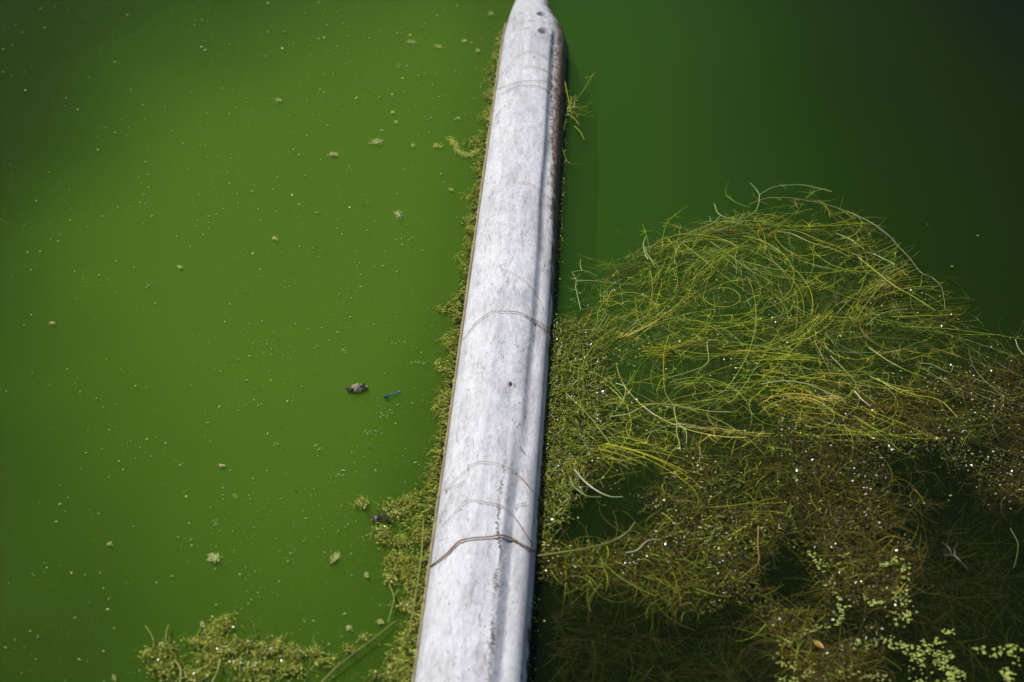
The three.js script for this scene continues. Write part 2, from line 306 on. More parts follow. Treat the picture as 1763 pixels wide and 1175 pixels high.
const HOLES = [[1012, 868, 58, 26], [985, 915, 42, 22], [1085, 905, 42, 18], [1365, 985, 62, 62], [1490, 600, 60, 20], [1560, 590, 70, 22], [1180, 615, 60, 22], [1100, 665, 45, 22], [1285, 715, 60, 26], [1245, 540, 40, 14], [1640, 905, 90, 40], [1690, 980, 90, 90], [1250, 770, 40, 16], [1120, 800, 40, 14], [1580, 835, 60, 22]];
const holed = (x, y) => { for (const [a, b, c, d] of HOLES) if (((x - a) / c) ** 2 + ((y - b) / d) ** 2 < 1) return true; return false; };
const pick = (poly, ok = () => true) => { for (let k = 0; k < 400; k++) { let x0 = 1e9, x1 = -1e9, y0 = 1e9, y1 = -1e9; for (const [a, b] of poly) { x0 = Math.min(x0, a); x1 = Math.max(x1, a); y0 = Math.min(y0, b); y1 = Math.max(y1, b); } const x = rr(x0, x1), y = rr(y0, y1); if (inside(poly, x, y) && ok(x, y)) return [x, y]; } return poly[0]; };

// a drifting stem on the water: starts at (x, z), heads off at angle a, bends by k per metre
function drift(x, z, a, k, len, step, y0, y1, rough = 3, stay = null) {
  const pts = []; let dk = 0; const n = Math.max(3, Math.round(len / step)), ph = rr(0, 6.28), wav = rr(.004, .012), q = rr(1.5, 4);
  for (let i = 0; i <= n; i++) {
    const t = i / n; pts.push([x, Math.min(.012, mix(y0, y1, t) + Math.sin(ph + t * q) * wav), z]);
    x += Math.cos(a) * step; z += Math.sin(a) * step; dk += gauss() * rough * step; a += (k + dk * 4) * step;
    if (stay && i > 3) { const p = pixelOf([x, 0, z]); if (!stay(p[0], p[1])) break; }
  }
  return pts;
}
function whorl(mb, p, r, count, col, rad) {    // a ring of needle leaves round a stem's node
  for (let k = 0; k < count; k++) {
    const a = rr(0, 6.28), L = r * rr(.5, 1.2), b = a + rr(-.7, .7), lift = rr(-.25, .18) * L, pts = [];
    for (let i = 0; i <= 3; i++) { const t = i / 3, g = mix(a, b, t); pts.push([p[0] + Math.cos(g) * L * t, p[1] + lift * t, p[2] + Math.sin(g) * L * t]); }
    mb.tube(pts, (t) => rad * (1.1 - .85 * t), 3, () => col);
  }
}

// the drifting stems that make up the tangle: far too many to count
{
  const stems = new MB(), hairs = new MB();
  const flow = (px, py) => -0.30 * Math.sin((px - 1000) / 260) - .25 + (px - 1250) * .0013 + (fbm(px * .006, py * .009, 2) - .5) * 3.0 + (py > 600 ? .25 : 0);
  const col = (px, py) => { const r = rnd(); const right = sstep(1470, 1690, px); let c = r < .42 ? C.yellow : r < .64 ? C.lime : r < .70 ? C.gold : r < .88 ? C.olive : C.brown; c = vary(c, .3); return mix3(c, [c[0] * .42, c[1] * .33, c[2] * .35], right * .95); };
  const clump = (x, y) => fbm(x * .010 + 8, y * .017 + 2, 3);
  const one = (x, z, px, a, k, len, d, R, c) => {
    if (rnd() < .035) c = vary(C.pale, .2);
    const pts = drift(x, z, a, k, len, .009, d, d + rr(-.025, .012), 1.5, (u, v) => inside(ARCS, u, v) || rnd() < .8), c2 = vary(c, .3);
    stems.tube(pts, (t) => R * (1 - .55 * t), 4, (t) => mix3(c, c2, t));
    for (let n = 2; n < pts.length; n += 3 + Math.floor(rnd() * 5)) if (rnd() < .55) whorl(hairs, pts[n], rr(.010, .030), 2 + Math.floor(rnd() * 4), vary(c, .35), .0004);
  };
  for (let b = 0; b < 165; b++) {              // strands that drift together
    const [px, py] = pick(ARCS, (x, y) => (!holed(x, y) || rnd() < .1) && rnd() < sstep(.32, .58, clump(x, y)) + .09), g = at(px, py), up = rnd() < .5;
    const a = flow(px, py) + gauss() * .45 + (rnd() < .5 ? Math.PI : 0), k = gauss() * 8 + (rnd() < .22 ? rr(-16, 16) : 0), len = rr(.12, .42), d = up ? rr(-.003, .007) : -rr(.004, .05), n = 3 + Math.floor(rnd() * 7), c = col(px, py).map((v) => v * (up ? 1.28 : 1));  // strands at the surface get painted highlights: their colour is brightened
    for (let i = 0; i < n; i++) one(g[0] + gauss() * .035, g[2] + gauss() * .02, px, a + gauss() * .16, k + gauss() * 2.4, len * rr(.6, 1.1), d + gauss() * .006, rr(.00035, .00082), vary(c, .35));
  }
  for (let i = 0; i < 720; i++) {              // and strands on their own, many of them curling
    const [px, py] = pick(ARCS, (x, y) => (!holed(x, y) || rnd() < .14) && rnd() < sstep(.25, .6, clump(x, y)) + .3), g = at(px, py), up = rnd() < .45;
    one(g[0], g[2], px, flow(px, py) + gauss() * 1.1 + (rnd() < .5 ? Math.PI : 0), gauss() * 10 + (rnd() < .35 ? rr(-30, 30) : 0), Math.pow(rnd(), 1.3) * .24 + .04, up ? rr(-.003, .008) : -rr(.004, .06), rr(.00035, .00082), col(px, py).map((v) => v * (up ? 1.28 : 1)));  // same highlight brightening put into the colour of single surface strands
  }
  for (let i = 0; i < 1900; i++) {             // dim finer growth under them
    const [px, py] = pick(ARCS, (x, y) => y > 400 && rnd() < sstep(.25, .55, clump(x, y)) + .2 && (!holed(x, y) || rnd() < .3)), g = at(px, py), c = vary(rnd() < .5 ? C.olive : rnd() < .5 ? C.brown : C.lime, .35), d = -rr(.006, .06);
    const pts = drift(g[0], g[2], rr(0, 6.28), gauss() * 20, rr(.03, .13), .009, d, d + rr(-.02, .012), 5), R = rr(.00035, .0006);
    hairs.tube(pts, (t) => R * (1 - .5 * t), 3, () => c);
  }
  // short branching wisps near the upper rim of the tangle
  for (let i = 0; i < 420; i++) {
    const [px, py] = pick(ARCS), g = at(px + gauss() * 14, py - rr(0, 12)), c = vary(rnd() < .6 ? C.lime : C.olive, .35);
    const pts = drift(g[0], g[2], rr(0, 6.28), gauss() * 16, rr(.02, .09), .007, -rr(.002, .05), -rr(.002, .06), 4);
    hairs.tube(pts, (t) => .0005 * (1 - .6 * t), 3, () => c);
  }
  tag(stems.build('pondweed_tangle', M.weed), 'tangle of long curving yellow-green pondweed stems drifting right of the boom', 'pondweed', null, 'stuff');
  tag(hairs.build('needle_leaf_tangle', M.hair), 'fine needle leaves and wisps branching off the drifting pondweed stems', 'pondweed', null, 'stuff');
}
// the dense brown mat, mostly under water, and the thin sunken weed below it
{
  const mat = new MB(), NEAR = [[925, 935], [1000, 925], [1060, 950], [1070, 1000], [1010, 1020], [940, 1005]];
  const thick = (px, py) => fbm(px * .011 + 3, py * .014, 3);
  for (let i = 0; i < 16500; i++) {
    const low = rnd() < .46, poly = low ? (rnd() < .12 ? NEAR : LOWER) : BROWN, [px, py] = pick(poly, (x, y) => (!holed(x, y) || rnd() < .05) && rnd() < sstep(.40, .60, thick(x, y)) + .04), g = at(px, py);
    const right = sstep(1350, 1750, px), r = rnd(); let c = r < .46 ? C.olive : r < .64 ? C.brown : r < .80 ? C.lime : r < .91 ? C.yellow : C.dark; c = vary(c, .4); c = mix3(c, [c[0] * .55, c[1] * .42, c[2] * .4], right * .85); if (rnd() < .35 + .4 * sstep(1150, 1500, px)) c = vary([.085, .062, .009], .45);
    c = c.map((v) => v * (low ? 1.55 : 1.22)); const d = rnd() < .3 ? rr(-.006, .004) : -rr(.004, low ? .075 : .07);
    const pts = drift(g[0], g[2], rr(0, 6.28), gauss() * 26, rr(.012, .06) * (rnd() < .08 ? 2.2 : 1), .008, d, d + rr(-.014, .008), 7);
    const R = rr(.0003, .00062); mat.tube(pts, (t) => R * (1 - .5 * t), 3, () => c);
  }
  tag(mat.build('brown_weed_mat', M.hair), 'dense fluffy olive-brown weed mat floating at the lower right of the pond', 'weed mat', null, 'stuff');
  const sunk = new MB();
  const SUNK1 = [[930, 1010], [1010, 985], [1120, 1040], [1290, 1060], [1330, 1195], [915, 1195]], SUNK2 = [[1540, 870], [1790, 850], [1790, 1195], [1500, 1195], [1420, 1040]], SUNK3 = [[1400, 980], [1600, 900], [1700, 960], [1600, 1090], [1430, 1100]];
  for (let i = 0; i < 1700; i++) {
    const q = rnd(), poly = q < .42 ? SUNK1 : q < .72 ? SUNK2 : SUNK3, [px, py] = pick(poly, (x, y) => rnd() < sstep(.3, .6, fbm(x * .013, y * .013 + 9, 3)) + .1), g = at(px, py, -.03), d = -rr(.03, .10), c = vary(rnd() < .6 ? [.12, .13, .012] : [.12, .08, .010], .4);
    const pts = drift(g[0], g[2], rr(0, 6.28), gauss() * 13, rr(.03, .14), .009, d, d - rr(-.01, .03), 4); const R = rr(.0004, .0009);
    sunk.tube(pts, (t) => R * (1 - .4 * t), 3, () => c);
  }
  tag(sunk.build('sunken_weed', M.hair), 'dim sunken weed seen through the dark water beside the boom and in the corner', 'sunken weed', null, 'stuff');
}
// mossy scum between boom and weed, with wet glittering leaf bits all through the mat
{
  const moss = new MB(), wet = new MB();
  const MOSS = [[949, 560], [985, 545], [1040, 580], [1050, 640], [1040, 720], [1010, 800], [1000, 850], [960, 900], [935, 925], [925, 900], [938, 740]];
  for (let i = 0; i < 5200; i++) {
    const [px, py] = pick(MOSS, (x) => rnd() < 1.15 - (x - 940) / 130), g = at(px, py), r = rnd(), c = vary(r < .40 ? C.lime : r < .58 ? C.olive : r < .76 ? C.yellow : r < .84 ? C.scumPale : C.dark, .45);
    if (rnd() < .38) moss.crumb(g[0], rr(-.004, .003), g[2], rr(.0008, .0022), .7, c);
    else { const pts = drift(g[0], g[2], rr(0, 6.28), gauss() * 30, rr(.008, .028), .007, rr(-.006, .003), rr(-.006, .004), 6); moss.tube(pts, () => .0005, 3, () => c); }
  }
  // thin band of scum along the right side of the boom
  for (let i = 0; i < 2600; i++) {
    const py = rr(150, 1180), z = rowZ(py), x = rightLine(z) + Math.abs(gauss()) * .010 * (py < 560 ? .8 : 1.3) + .001, n = fbm(z * 16, 3.3, 3); if (n < .42 && rnd() < .85) continue; if (py > 930 && rnd() < .75) continue;
    const r = rnd(); moss.crumb(x, rr(-.004, .002), z, rr(.0008, .0022), .6, vary(r < .3 ? C.olive : r < .6 ? C.dark : r < .85 ? C.lime : C.scum, .4));
  }
  tag(moss.build('mossy_scum', M.crumb), 'mossy yellow-green scum caught along the right-hand side of the boom', 'scum', null, 'stuff');
  const ok = (x, y) => !holed(x, y);
  for (let i = 0; i < 17000; i++) {
    const r = rnd(), poly = r < .20 ? MOSS : r < .34 ? ARCS : r < .74 ? BROWN : LOWER; let [px, py] = pick(poly, (x, y) => ok(x, y) && (poly !== ARCS || y > 470) && rnd() < .05 + sstep(.40, .6, fbm(x * .016 + 3, y * .02, 3)));
    const g = at(px, py), q = rnd(); wet.flake(g[0], rr(-.001, .006), g[2], rr(.0005, .0014) * (rnd() < .1 ? 1.5 : 1), .8, vary(q < .42 ? C.olive : q < .72 ? C.brown : q < (r < .34 ? .84 : .74) ? C.lime : q < (r < .34 ? .93 : .985) ? C.dark : C.scumPale, .4), rr(1, 2.2));
  }
  for (const poly of [[[1320, 900], [1450, 925], [1450, 1055], [1430, 1075], [1395, 990], [1330, 915]], [[1040, 930], [1200, 900], [1310, 950], [1290, 1010], [1180, 1060], [1060, 1000]], [[940, 930], [1010, 950], [1005, 1020], [925, 1000]]]) for (let i = 0; i < 300; i++) { const [px, py] = pick(poly), g = at(px, py); wet.flake(g[0], rr(0, .006), g[2], rr(.0007, .0017), .95, vary(rnd() < .5 ? C.brown : C.olive, .4), rr(1, 2)); }
  tag(wet.build('wet_leaf_litter', M.wet), 'wet glittering scraps of leaf strewn over the weed mat', 'leaf scraps', null, 'stuff');
}
// the crumbly algae fringe along the left edge of the boom
{
  const fr = new MB();
  for (let i = 0; i < 11500; i++) {
    const py = Math.pow(rnd(), .9) * 1130 + 55, z = rowZ(py), edge = leftLine(z), n = fbm(z * 19, 8.8, 3), n2 = fbm(z * 60, 2.2, 2);
    const W = (.006 + .042 * sstep(.46, .8, n) + .018 * sstep(.5, .75, n2)) * mix(.5, 1, sstep(60, 420, py)) * mix(1, .75, sstep(700, 860, py)), q = Math.pow(rnd(), 1.35), x = edge - .004 - q * W;
    if (py < 150 && rnd() < .55) continue; if (n < .44 && q > .12 && rnd() < .8) continue;
    if (fbm(x * 120, z * 75, 2) < .40 && q > .25) continue;
    const r = rnd(), c = vary(q < .2 && r < .35 ? C.dark : r < .10 ? C.olive : r < .72 ? C.scum : r < .86 ? C.lime : py < 220 ? C.scumPale : C.lime, .35);
    if (rnd() < .5) fr.crumb(x, rr(-.001, .005) * (1 - q * .5), z, rr(.0008, .0026), .55, c); else { const pts = drift(x, z, Math.PI + gauss() * .9, gauss() * 40, rr(.006, .016), .004, rr(0, .004), rr(0, .005), 4); fr.tube(pts, (t) => .0007 * (1 - .6 * t), 3, () => c); }
  }
  tag(fr.build('algae_fringe', M.crumb), 'crumbly yellow-green algae fringe along the left edge of the boom', 'algae', null, 'stuff');
}
// the dust of specks on the bright water left of the boom
{
  const sp = new MB();
  for (let i = 0; i < 9000; i++) {
    const py = rr(-10, 1180), e = leftLine(rowZ(py)), ex = pixelOf([e, 0, rowZ(py)])[0], px = rr(-10, ex - 8), g = at(px, py);
    if (rnd() < .55 * sstep(420, 60, px)) continue; if (fbm(g[0] * 7 + g[2] * 3 + 2, g[2] * 9 - g[0] * 2, 3) < rr(.28, .64)) continue;
    const r = rnd(), s = Math.pow(rnd(), 12) * .0013 + .00033, c = r < .72 ? vary([.14, .24, .055], .3) : r < .88 ? vary([.19, .28, .09], .3) : r < .96 ? vary(C.scum, .3) : [.03, .035, .015];
    sp.flake(g[0], .0012, g[2], s * (1 + Math.max(0, -g[2] - 2.4) * .5), .25, c, rr(1, 2.6));
  }
  for (const [x, y, n, w, h] of [[720, 625, 26, 26, 6], [680, 590, 14, 30, 10], [590, 605, 16, 10, 12], [640, 745, 18, 30, 8], [545, 770, 14, 10, 8], [580, 820, 22, 22, 8], [475, 768, 12, 6, 10], [690, 370, 30, 9, 9], [602, 290, 16, 8, 12], [700, 410, 12, 20, 10], [660, 715, 14, 22, 10], [405, 855, 16, 7, 7], [370, 900, 12, 8, 9], [310, 800, 9, 8, 6], [712, 75, 18, 12, 4], [686, 110, 12, 6, 5], [240, 350, 8, 30, 14], [372, 370, 7, 5, 3], [430, 700, 10, 30, 20]])
    for (let k = 0; k < n; k++) { const g = at(x + gauss() * w * .6, y + gauss() * h * .6); sp.flake(g[0], .0014, g[2], rr(.0003, .0009), .5, vary([.24, .34, .15], .3), rr(1, 2.4)); }
  for (const [x, y] of [[540, 594], [532, 622], [482, 735], [494, 783], [487, 771], [637, 771], [508, 843], [590, 747], [447, 890], [438, 923], [230, 908], [269, 493], [377, 493], [530, 188], [662, 134], [714, 134], [560, 250], [616, 280], [6, 678], [43, 690], [65, 1098]]) { const g = at(x, y); sp.flake(g[0], .0016, g[2], rr(.0008, .0014), .3, [.022, .024, .014], rr(2, 4)); }
  tag(sp.build('algae_specks', M.speck), 'fine pale green specks dusted over the bright water left of the boom', 'specks', null, 'stuff');
}

// ------------------------------------------------------------------ things one can point to
// stems that stand out: [name, label, material, colour, radius mm, height of the parts over the water, leaf whorls, lines ...]
function stem(name, label, colr, rad, lift, whorls, ...lines) {
  const p0 = at(...lines[0][0], 0), t = base(name, p0); tag(t, label, 'pondweed stem', 'single pondweed stems');
  lines.forEach((line, k) => {
    const pts = spline(line, 9 * line.length).map(([x, y], i, all) => { const q = i / (all.length - 1); const h = lift + .004 + Math.sin(q * 3.1) * .003; return at(x, y, h); });
    const mb = new MB(p0), c2 = vary(colr, .25), c3 = vary(colr, .25);
    mb.tube(pts, (u) => rad * .00083 * (k ? .8 : 1) * (1 - .45 * u), 6, (u) => mix3(c2, c3, Math.abs(2 * u - 1)));
    mb.build(k ? 'branch' : 'main_stem', M.weed, t);
    if (k === 0 && whorls) for (let n = 1; n <= whorls; n++) { const wb = new MB(p0), q = pts[Math.floor(n / (whorls + .5) * (pts.length - 1))]; whorl(wb, q, rr(.010, .022), 4, vary(colr, .3), .0005); wb.build('leaf_whorl', M.hair, t); }
  });
  return t;
}
const S = stem;
S('pondweed_stem', 'pale zigzag stem standing alone beside the boom at the left end of the weed', C.pale, 1.25, .004, 2, [[1000, 534], [994, 507], [991, 494], [992, 483], [985, 469]], [[992, 483], [1024, 484], [1062, 489]], [[985, 469], [1002, 466], [1017, 470], [1028, 476]], [[1002, 466], [999, 457], [1000, 447]]);
S('pondweed_stem', 'pale arching stem at the very top of the weed with a beaded tip', C.pale, 1.35, .005, 1, [[1432, 330], [1404, 323], [1381, 318.6], [1358, 319], [1330, 323], [1308, 335]], [[1308, 335], [1306, 353], [1300, 364], [1287, 373], [1272, 378]], [[1308, 335], [1301, 325], [1292, 315]]);
S('pondweed_stem', 'white forked stem tip poking out at the upper left rim of the weed', C.pale, 1.5, .006, 1, [[1230, 351], [1235, 365], [1241, 371], [1256, 376], [1274, 380]], [[1241, 371], [1232, 381], [1223, 387], [1190, 400], [1164, 405]]);
S('pondweed_stem', 'yellow stem looping over and down inside the upper left rim of the weed', C.yellow, 1.3, .004, 2, [[1118, 429], [1139, 413], [1177, 404], [1215, 406], [1254, 416], [1269, 428], [1266, 443], [1270, 465]]);
S('pondweed_stem', 'short white curved stem hooking upward at the left shoulder of the weed', C.pale, 1.4, .007, 0, [[1116, 447], [1111, 437], [1108, 420], [1113, 406]], [[1126, 455], [1116, 440], [1109, 424]]);
S('pondweed_stem', 'straight green stem slanting down to the right through the upper weed', C.lime, 1.2, .003, 3, [[1223, 416], [1254, 438], [1292, 466], [1346, 494]]);
S('pondweed_stem', 'green stem rising rightward just under the pale arch at the top', C.lime, 1.1, .003, 3, [[1130, 430], [1190, 412], [1238, 407], [1292, 400], [1330, 391], [1369, 367], [1384, 349]]);
S('pondweed_stem', 'longest outermost arching stem sweeping down the upper right rim of the weed', [.21, .22, .08], 1.25, .002, 5, [[1290, 352], [1320, 342], [1358, 341], [1397, 347], [1435, 356], [1473, 370], [1504, 386], [1532, 407], [1543, 420], [1565, 443], [1587, 470], [1606, 479], [1621, 494], [1626, 515], [1628, 535]], [[1543, 420], [1511, 435], [1491, 443], [1473, 438]]);
S('pondweed_stem', 'upper of two thick yellow stems running side by side in the upper weed', C.yellow, 1.7, .004, 1, [[1320, 405], [1343, 397], [1371, 398], [1402, 410], [1440, 425], [1473, 438]]);
S('pondweed_stem', 'lower of two thick yellow stems running side by side in the upper weed', [.33, .31, .08], 1.5, .004, 1, [[1335, 399], [1360, 402], [1397, 418], [1437, 430], [1462, 442]]);
S('pondweed_stem', 'yellow stem continuing steeply down from the thick pair towards the right end', C.yellow, 1.4, .003, 3, [[1478, 443], [1504, 464], [1540, 492], [1575, 512], [1611, 535]]);
S('pondweed_stem', 'pale thin stem curving above the thick yellow pair near the right rim', C.pale, 1.0, .004, 1, [[1440, 402], [1453, 407], [1473, 418], [1488, 430]]);
S('pondweed_stem', 'short bleached stem slanting inside the right rim below the long arch', C.pale, 1.15, .005, 1, [[1504, 437], [1520, 445], [1540, 457], [1524, 466], [1518, 476]]);
S('pondweed_stem', 'white star of stems with drooping legs in the middle of the weed', C.pale, 1.35, .006, 0, [[1160, 699], [1163, 718], [1166, 729], [1165, 743], [1170, 764], [1172, 777]], [[1166, 729], [1181, 743], [1182, 764]], [[1166, 729], [1188, 734], [1209, 740]], [[1166, 729], [1140, 737], [1110, 749]]);
S('pondweed_stem', 'long pale stem lying level across the middle of the weed', [.38, .39, .16], 1.5, .005, 1, [[1050, 718], [1083, 713], [1109, 700], [1132, 696], [1163, 699], [1201, 705], [1226, 709], [1260, 710]]);
S('pondweed_stem', 'yellow stem running straight down to the pale star in the middle', C.yellow, 1.15, .004, 3, [[1151, 580], [1143, 611], [1143, 646], [1146, 677], [1160, 699]]);
S('pondweed_stem', 'white bent stem shaped like a hook above the middle of the weed', C.pale, 1.2, .006, 0, [[1235, 585], [1219, 588], [1219, 625], [1188, 640], [1150, 651]]);
S('pondweed_stem', 'thick white stem curving along the dark pool beside the boom', [.46, .48, .28], 1.9, .006, 0, [[989, 809], [1007, 830], [1032, 848], [1053, 856], [1073, 856]]);
S('pondweed_stem', 'pale lower stem of the pair curving under the dark pool beside the boom', C.pale, 1.3, .004, 0, [[981, 822], [988, 838], [997, 846], [1012, 855], [1035, 856]]);
S('pondweed_stem', 'thin yellow stem slanting down from the moss beside the boom', C.yellow, 1.1, .005, 2, [[975, 678], [1000, 702], [1022, 726], [1050, 764]]);
S('pondweed_stem', 'pale bow-shaped stem near the moss, open to the left', C.pale, 1.1, .005, 0, [[1060, 660], [1076, 667], [1073, 690], [1058, 710]]);
S('pondweed_stem', 'short bright white stem crossing left of the pale star', [.5, .5, .34], 1.2, .007, 0, [[1109, 701], [1119, 709], [1129, 717]]);
S('pondweed_stem', 'pale stem bowing over the right middle of the weed', [.4, .4, .19], 1.35, .005, 2, [[1311, 662], [1339, 657], [1353, 656], [1391, 662], [1427, 677], [1455, 691]]);
S('pondweed_stem', 'olive stem curling back on itself like a hook in the right middle', [.24, .24, .07], 1.3, .004, 1, [[1430, 613], [1458, 641], [1473, 659], [1480, 682], [1476, 700], [1453, 720]]);
S('pondweed_stem', 'short thick cream stem where the weed turns brown at the right', [.48, .42, .22], 2.0, .006, 0, [[1472, 674], [1483, 687], [1499, 700]]);
S('pondweed_stem', 'straight yellow stem slanting right above the brown mat', C.yellow, 1.2, .004, 2, [[1496, 599], [1537, 626], [1568, 641], [1596, 651]]);
S('pondweed_stem', 'long yellow stem trailing right and drooping into the brown mat', C.yellow, 1.5, .004, 2, [[1499, 649], [1540, 667], [1573, 680], [1608, 686], [1626, 695], [1649, 719]], [[1510, 652], [1550, 676], [1590, 687]]);
S('pondweed_stem', 'pale kinked stem near the right-hand margin of the weed', C.pale, 1.0, .004, 0, [[1583, 626], [1603, 627], [1637, 641], [1642, 629]]);
S('pondweed_stem', 'bleached curved stem at the extreme right edge of the picture', C.pale, 1.1, .004, 0, [[1749, 585], [1754, 600], [1768, 616]]);
S('pondweed_stem', 'thick green stem leading out from under the boom strand at lower centre', [.25, .26, .075], 2.2, .006, 1, [[925, 958], [967, 952], [1012, 944], [1048, 935], [1066, 927]], [[1066, 927], [1082, 915], [1093, 900]]);
S('pondweed_stem', 'pale sausage-like stem just right of the thick green one at lower centre', [.34, .36, .19], 1.9, .005, 0, [[1077, 953], [1097, 948], [1115, 932], [1139, 930]]);
S('pondweed_stem', 'orange-brown stem bent at a right angle beside the dark lower pool', [.30, .19, .06], 1.3, .005, 0, [[1306, 906], [1305, 940], [1306, 969], [1290, 984], [1274, 997]]);
S('pondweed_stem', 'thin lone stem drooping at the right edge over dark water', [.17, .16, .05], .9, .003, 0, [[1740, 910], [1753, 937], [1752, 955], [1746, 979]]);
S('weed_rootstock', 'dark brown forked rootstock floating in the dark water at lower right', [.055, .035, .018], 2.0, .003, 0, [[1626, 957], [1644, 958], [1655, 968], [1667, 981]], [[1644, 958], [1645, 943], [1650, 936]], [[1640, 957], [1634, 944], [1622, 934]]);
S('pondweed_stem', 'long olive stem reaching from the boom out over the lower left water', [.22, .23, .05], 1.9, .003, 1, [[548, 1182], [579, 1150], [637, 1105], [681, 1070]]);
S('pondweed_stem', 'forked green stem floating left of the boom above the long olive stem', [.20, .23, .05], 1.5, .003, 0, [[670, 1007], [678, 1029], [674, 1050], [668, 1072]], [[678, 1029], [686, 1013]]);
S('pondweed_stem', 'upright green stem hugging the left edge of the boom near the bottom', [.25, .26, .06], 1.7, .005, 1, [[729, 894], [725, 960], [716, 1022], [703, 1097]]);
S('pondweed_stem', 'left yellow stem arching out of the mat at the bottom left', [.26, .24, .05], 2.3, .004, 0, [[300, 1137], [307, 1146], [311, 1156], [309, 1178]]);
S('pondweed_stem', 'right yellow stem arching out of the mat at the bottom left', [.28, .26, .06], 2.0, .004, 0, [[379, 1137], [373, 1159], [362, 1180]]);
S('pondweed_stem', 'short green shoot sticking up at the left end of the bottom mat', [.16, .2, .04], 1.6, .004, 0, [[290, 1077], [286, 1090], [285, 1105]], [[250, 1078], [262, 1098], [266, 1112]]);
{
  const t = S('hanging_weed_tuft', 'bright yellow-green weed tuft hooked on the right side of the boom near its tip', C.yellow, 1.6, .006, 2, [[971, 133], [974, 148], [977, 163], [981, 180], [984, 198]], [[1023, 126], [1019, 132], [1004, 156], [989, 174]], [[984, 200], [992, 208], [997, 216]], [[989, 217], [999, 227], [1006, 241]], [[983, 185], [998, 184], [1010, 184]], [[1019, 132], [1008, 134]]);
  t.userData.category = 'weed tuft'; delete t.userData.group;
  const mb = new MB([t.position.x, t.position.y, t.position.z]); for (let k = 0; k < 110; k++) { const g = at(983 + gauss() * 8, 186 + gauss() * 15); mb.crumb(g[0], rr(0, .006), g[2], rr(.0008, .002), .7, vary(rnd() < .6 ? C.yellow : C.scumPale, .3)); }
  for (let k = 0; k < 16; k++) { const g = at(984 + gauss() * 6, 188 + gauss() * 10); mb.tube(drift(g[0], g[2], rr(-1.5, 1.2), gauss() * 20, rr(.015, .05), .006, .002, rr(-.01, .004), 5), () => .0005, 3, () => vary(C.lime, .3)); }
  mb.build('leaf_clump', M.crumb, t).userData.kind = 'stuff';
}
S('pondweed_stem', 'thin green thread hanging off the tuft down the right side of the boom', C.lime, .9, .002, 0, [[975, 205], [968, 238], [969, 258], [980, 281], [1004, 283]]);

// strands lying over the boom
function strand(label, colr, rad, ...lines) {
  const p0 = onBoom(...lines[0][0], 0), t = base('dried_strand', p0); tag(t, label, 'dried weed strand', 'dried weed strands over the boom');
  lines.forEach((line, k) => {
    const pts = spline(line, 14 * line.length).map(([x, y]) => onBoom(x, y, rad * .0001)), mb = new MB(p0), c1 = vary(colr, .2).map((v, i) => v * [1.45, 1.2, .9][i]);
    mb.tube(pts, (u) => rad * (rad < 1.4 ? .00062 : .00078) * (.75 + .5 * vnoise(u * 7 + k, rad * 9)) * (1 - .35 * u), 6, (u) => mix3(c1, [c1[0] * 1.35, c1[1] * 1.22, c1[2] * .95], vnoise(u * 6, rad * 31 + k)));
    mb.build(k ? 'side_thread' : 'thread', M.dry, t);
  });
}
strand('thickest brown weed strand draped over the boom near the bottom', [.135, .095, .045], 2.3, [[919, 950], [908, 943], [895, 936], [880, 927], [862, 922], [842, 925], [812, 927], [790, 933], [768, 955], [741, 976]]);
strand('thin brown strand looping over the boom just above the thickest one', [.19, .13, .075], .95, [[918, 940], [902, 914], [882, 886], [862, 871], [828, 864], [805, 862], [782, 883], [760, 908]]);
strand('fine forked strand crossing the boom where the drip stains begin', [.21, .145, .09], .85, [[918, 846], [898, 823], [877, 806], [844, 796], [819, 797], [783, 827], [765, 845]], [[765, 845], [783, 837], [803, 827]]);
strand('olive strand arching over the middle of the boom level with the weed', [.17, .13, .05], 1.2, [[948, 574], [930, 562], [917, 551], [897, 539], [859, 536], [846, 537], [823, 553], [797, 585]], [[945, 566], [925, 553], [905, 545]]);
strand('hair-thin curled strand on the boom above its middle', [.22, .16, .12], .75, [[935, 530], [925, 509], [910, 489], [884, 471], [864, 463], [861, 457], [872, 454]]);
strand('straight thin strand on the right half of the boom in its upper third', [.22, .16, .11], .8, [[951, 346], [935, 331], [915, 317], [884, 312]]);
strand('tan strand nearest the pointed end, looping over the whole boom', [.25, .17, .10], .9, [[973, 131], [958, 112], [937, 97], [917, 88], [894, 94], [863, 128]]);
strand('short rust-brown strand second from the pointed end of the boom', [.22, .13, .06], 1.15, [[958, 139], [945, 125], [925, 116], [902, 115]]);
strand('yellowish strand third from the pointed end beside the hooked tuft', [.24, .19, .08], 1.3, [[972, 160], [953, 146], [930, 139], [889, 142], [856, 153]]);
strand('dark olive strand fourth from the pointed end beside the hooked tuft', [.12, .10, .045], 1.3, [[972, 181], [945, 158], [930, 149], [894, 148], [861, 163]]);
strand('short straight brown twig on the fold of the boom', [.17, .10, .05], 1.2, [[895, 769], [899, 775], [904, 781]]);
strand('small hooked twig on the right shoulder of the boom near the bottom', [.16, .12, .10], 1.0, [[887, 877], [889, 870], [897, 868], [908, 866]]);

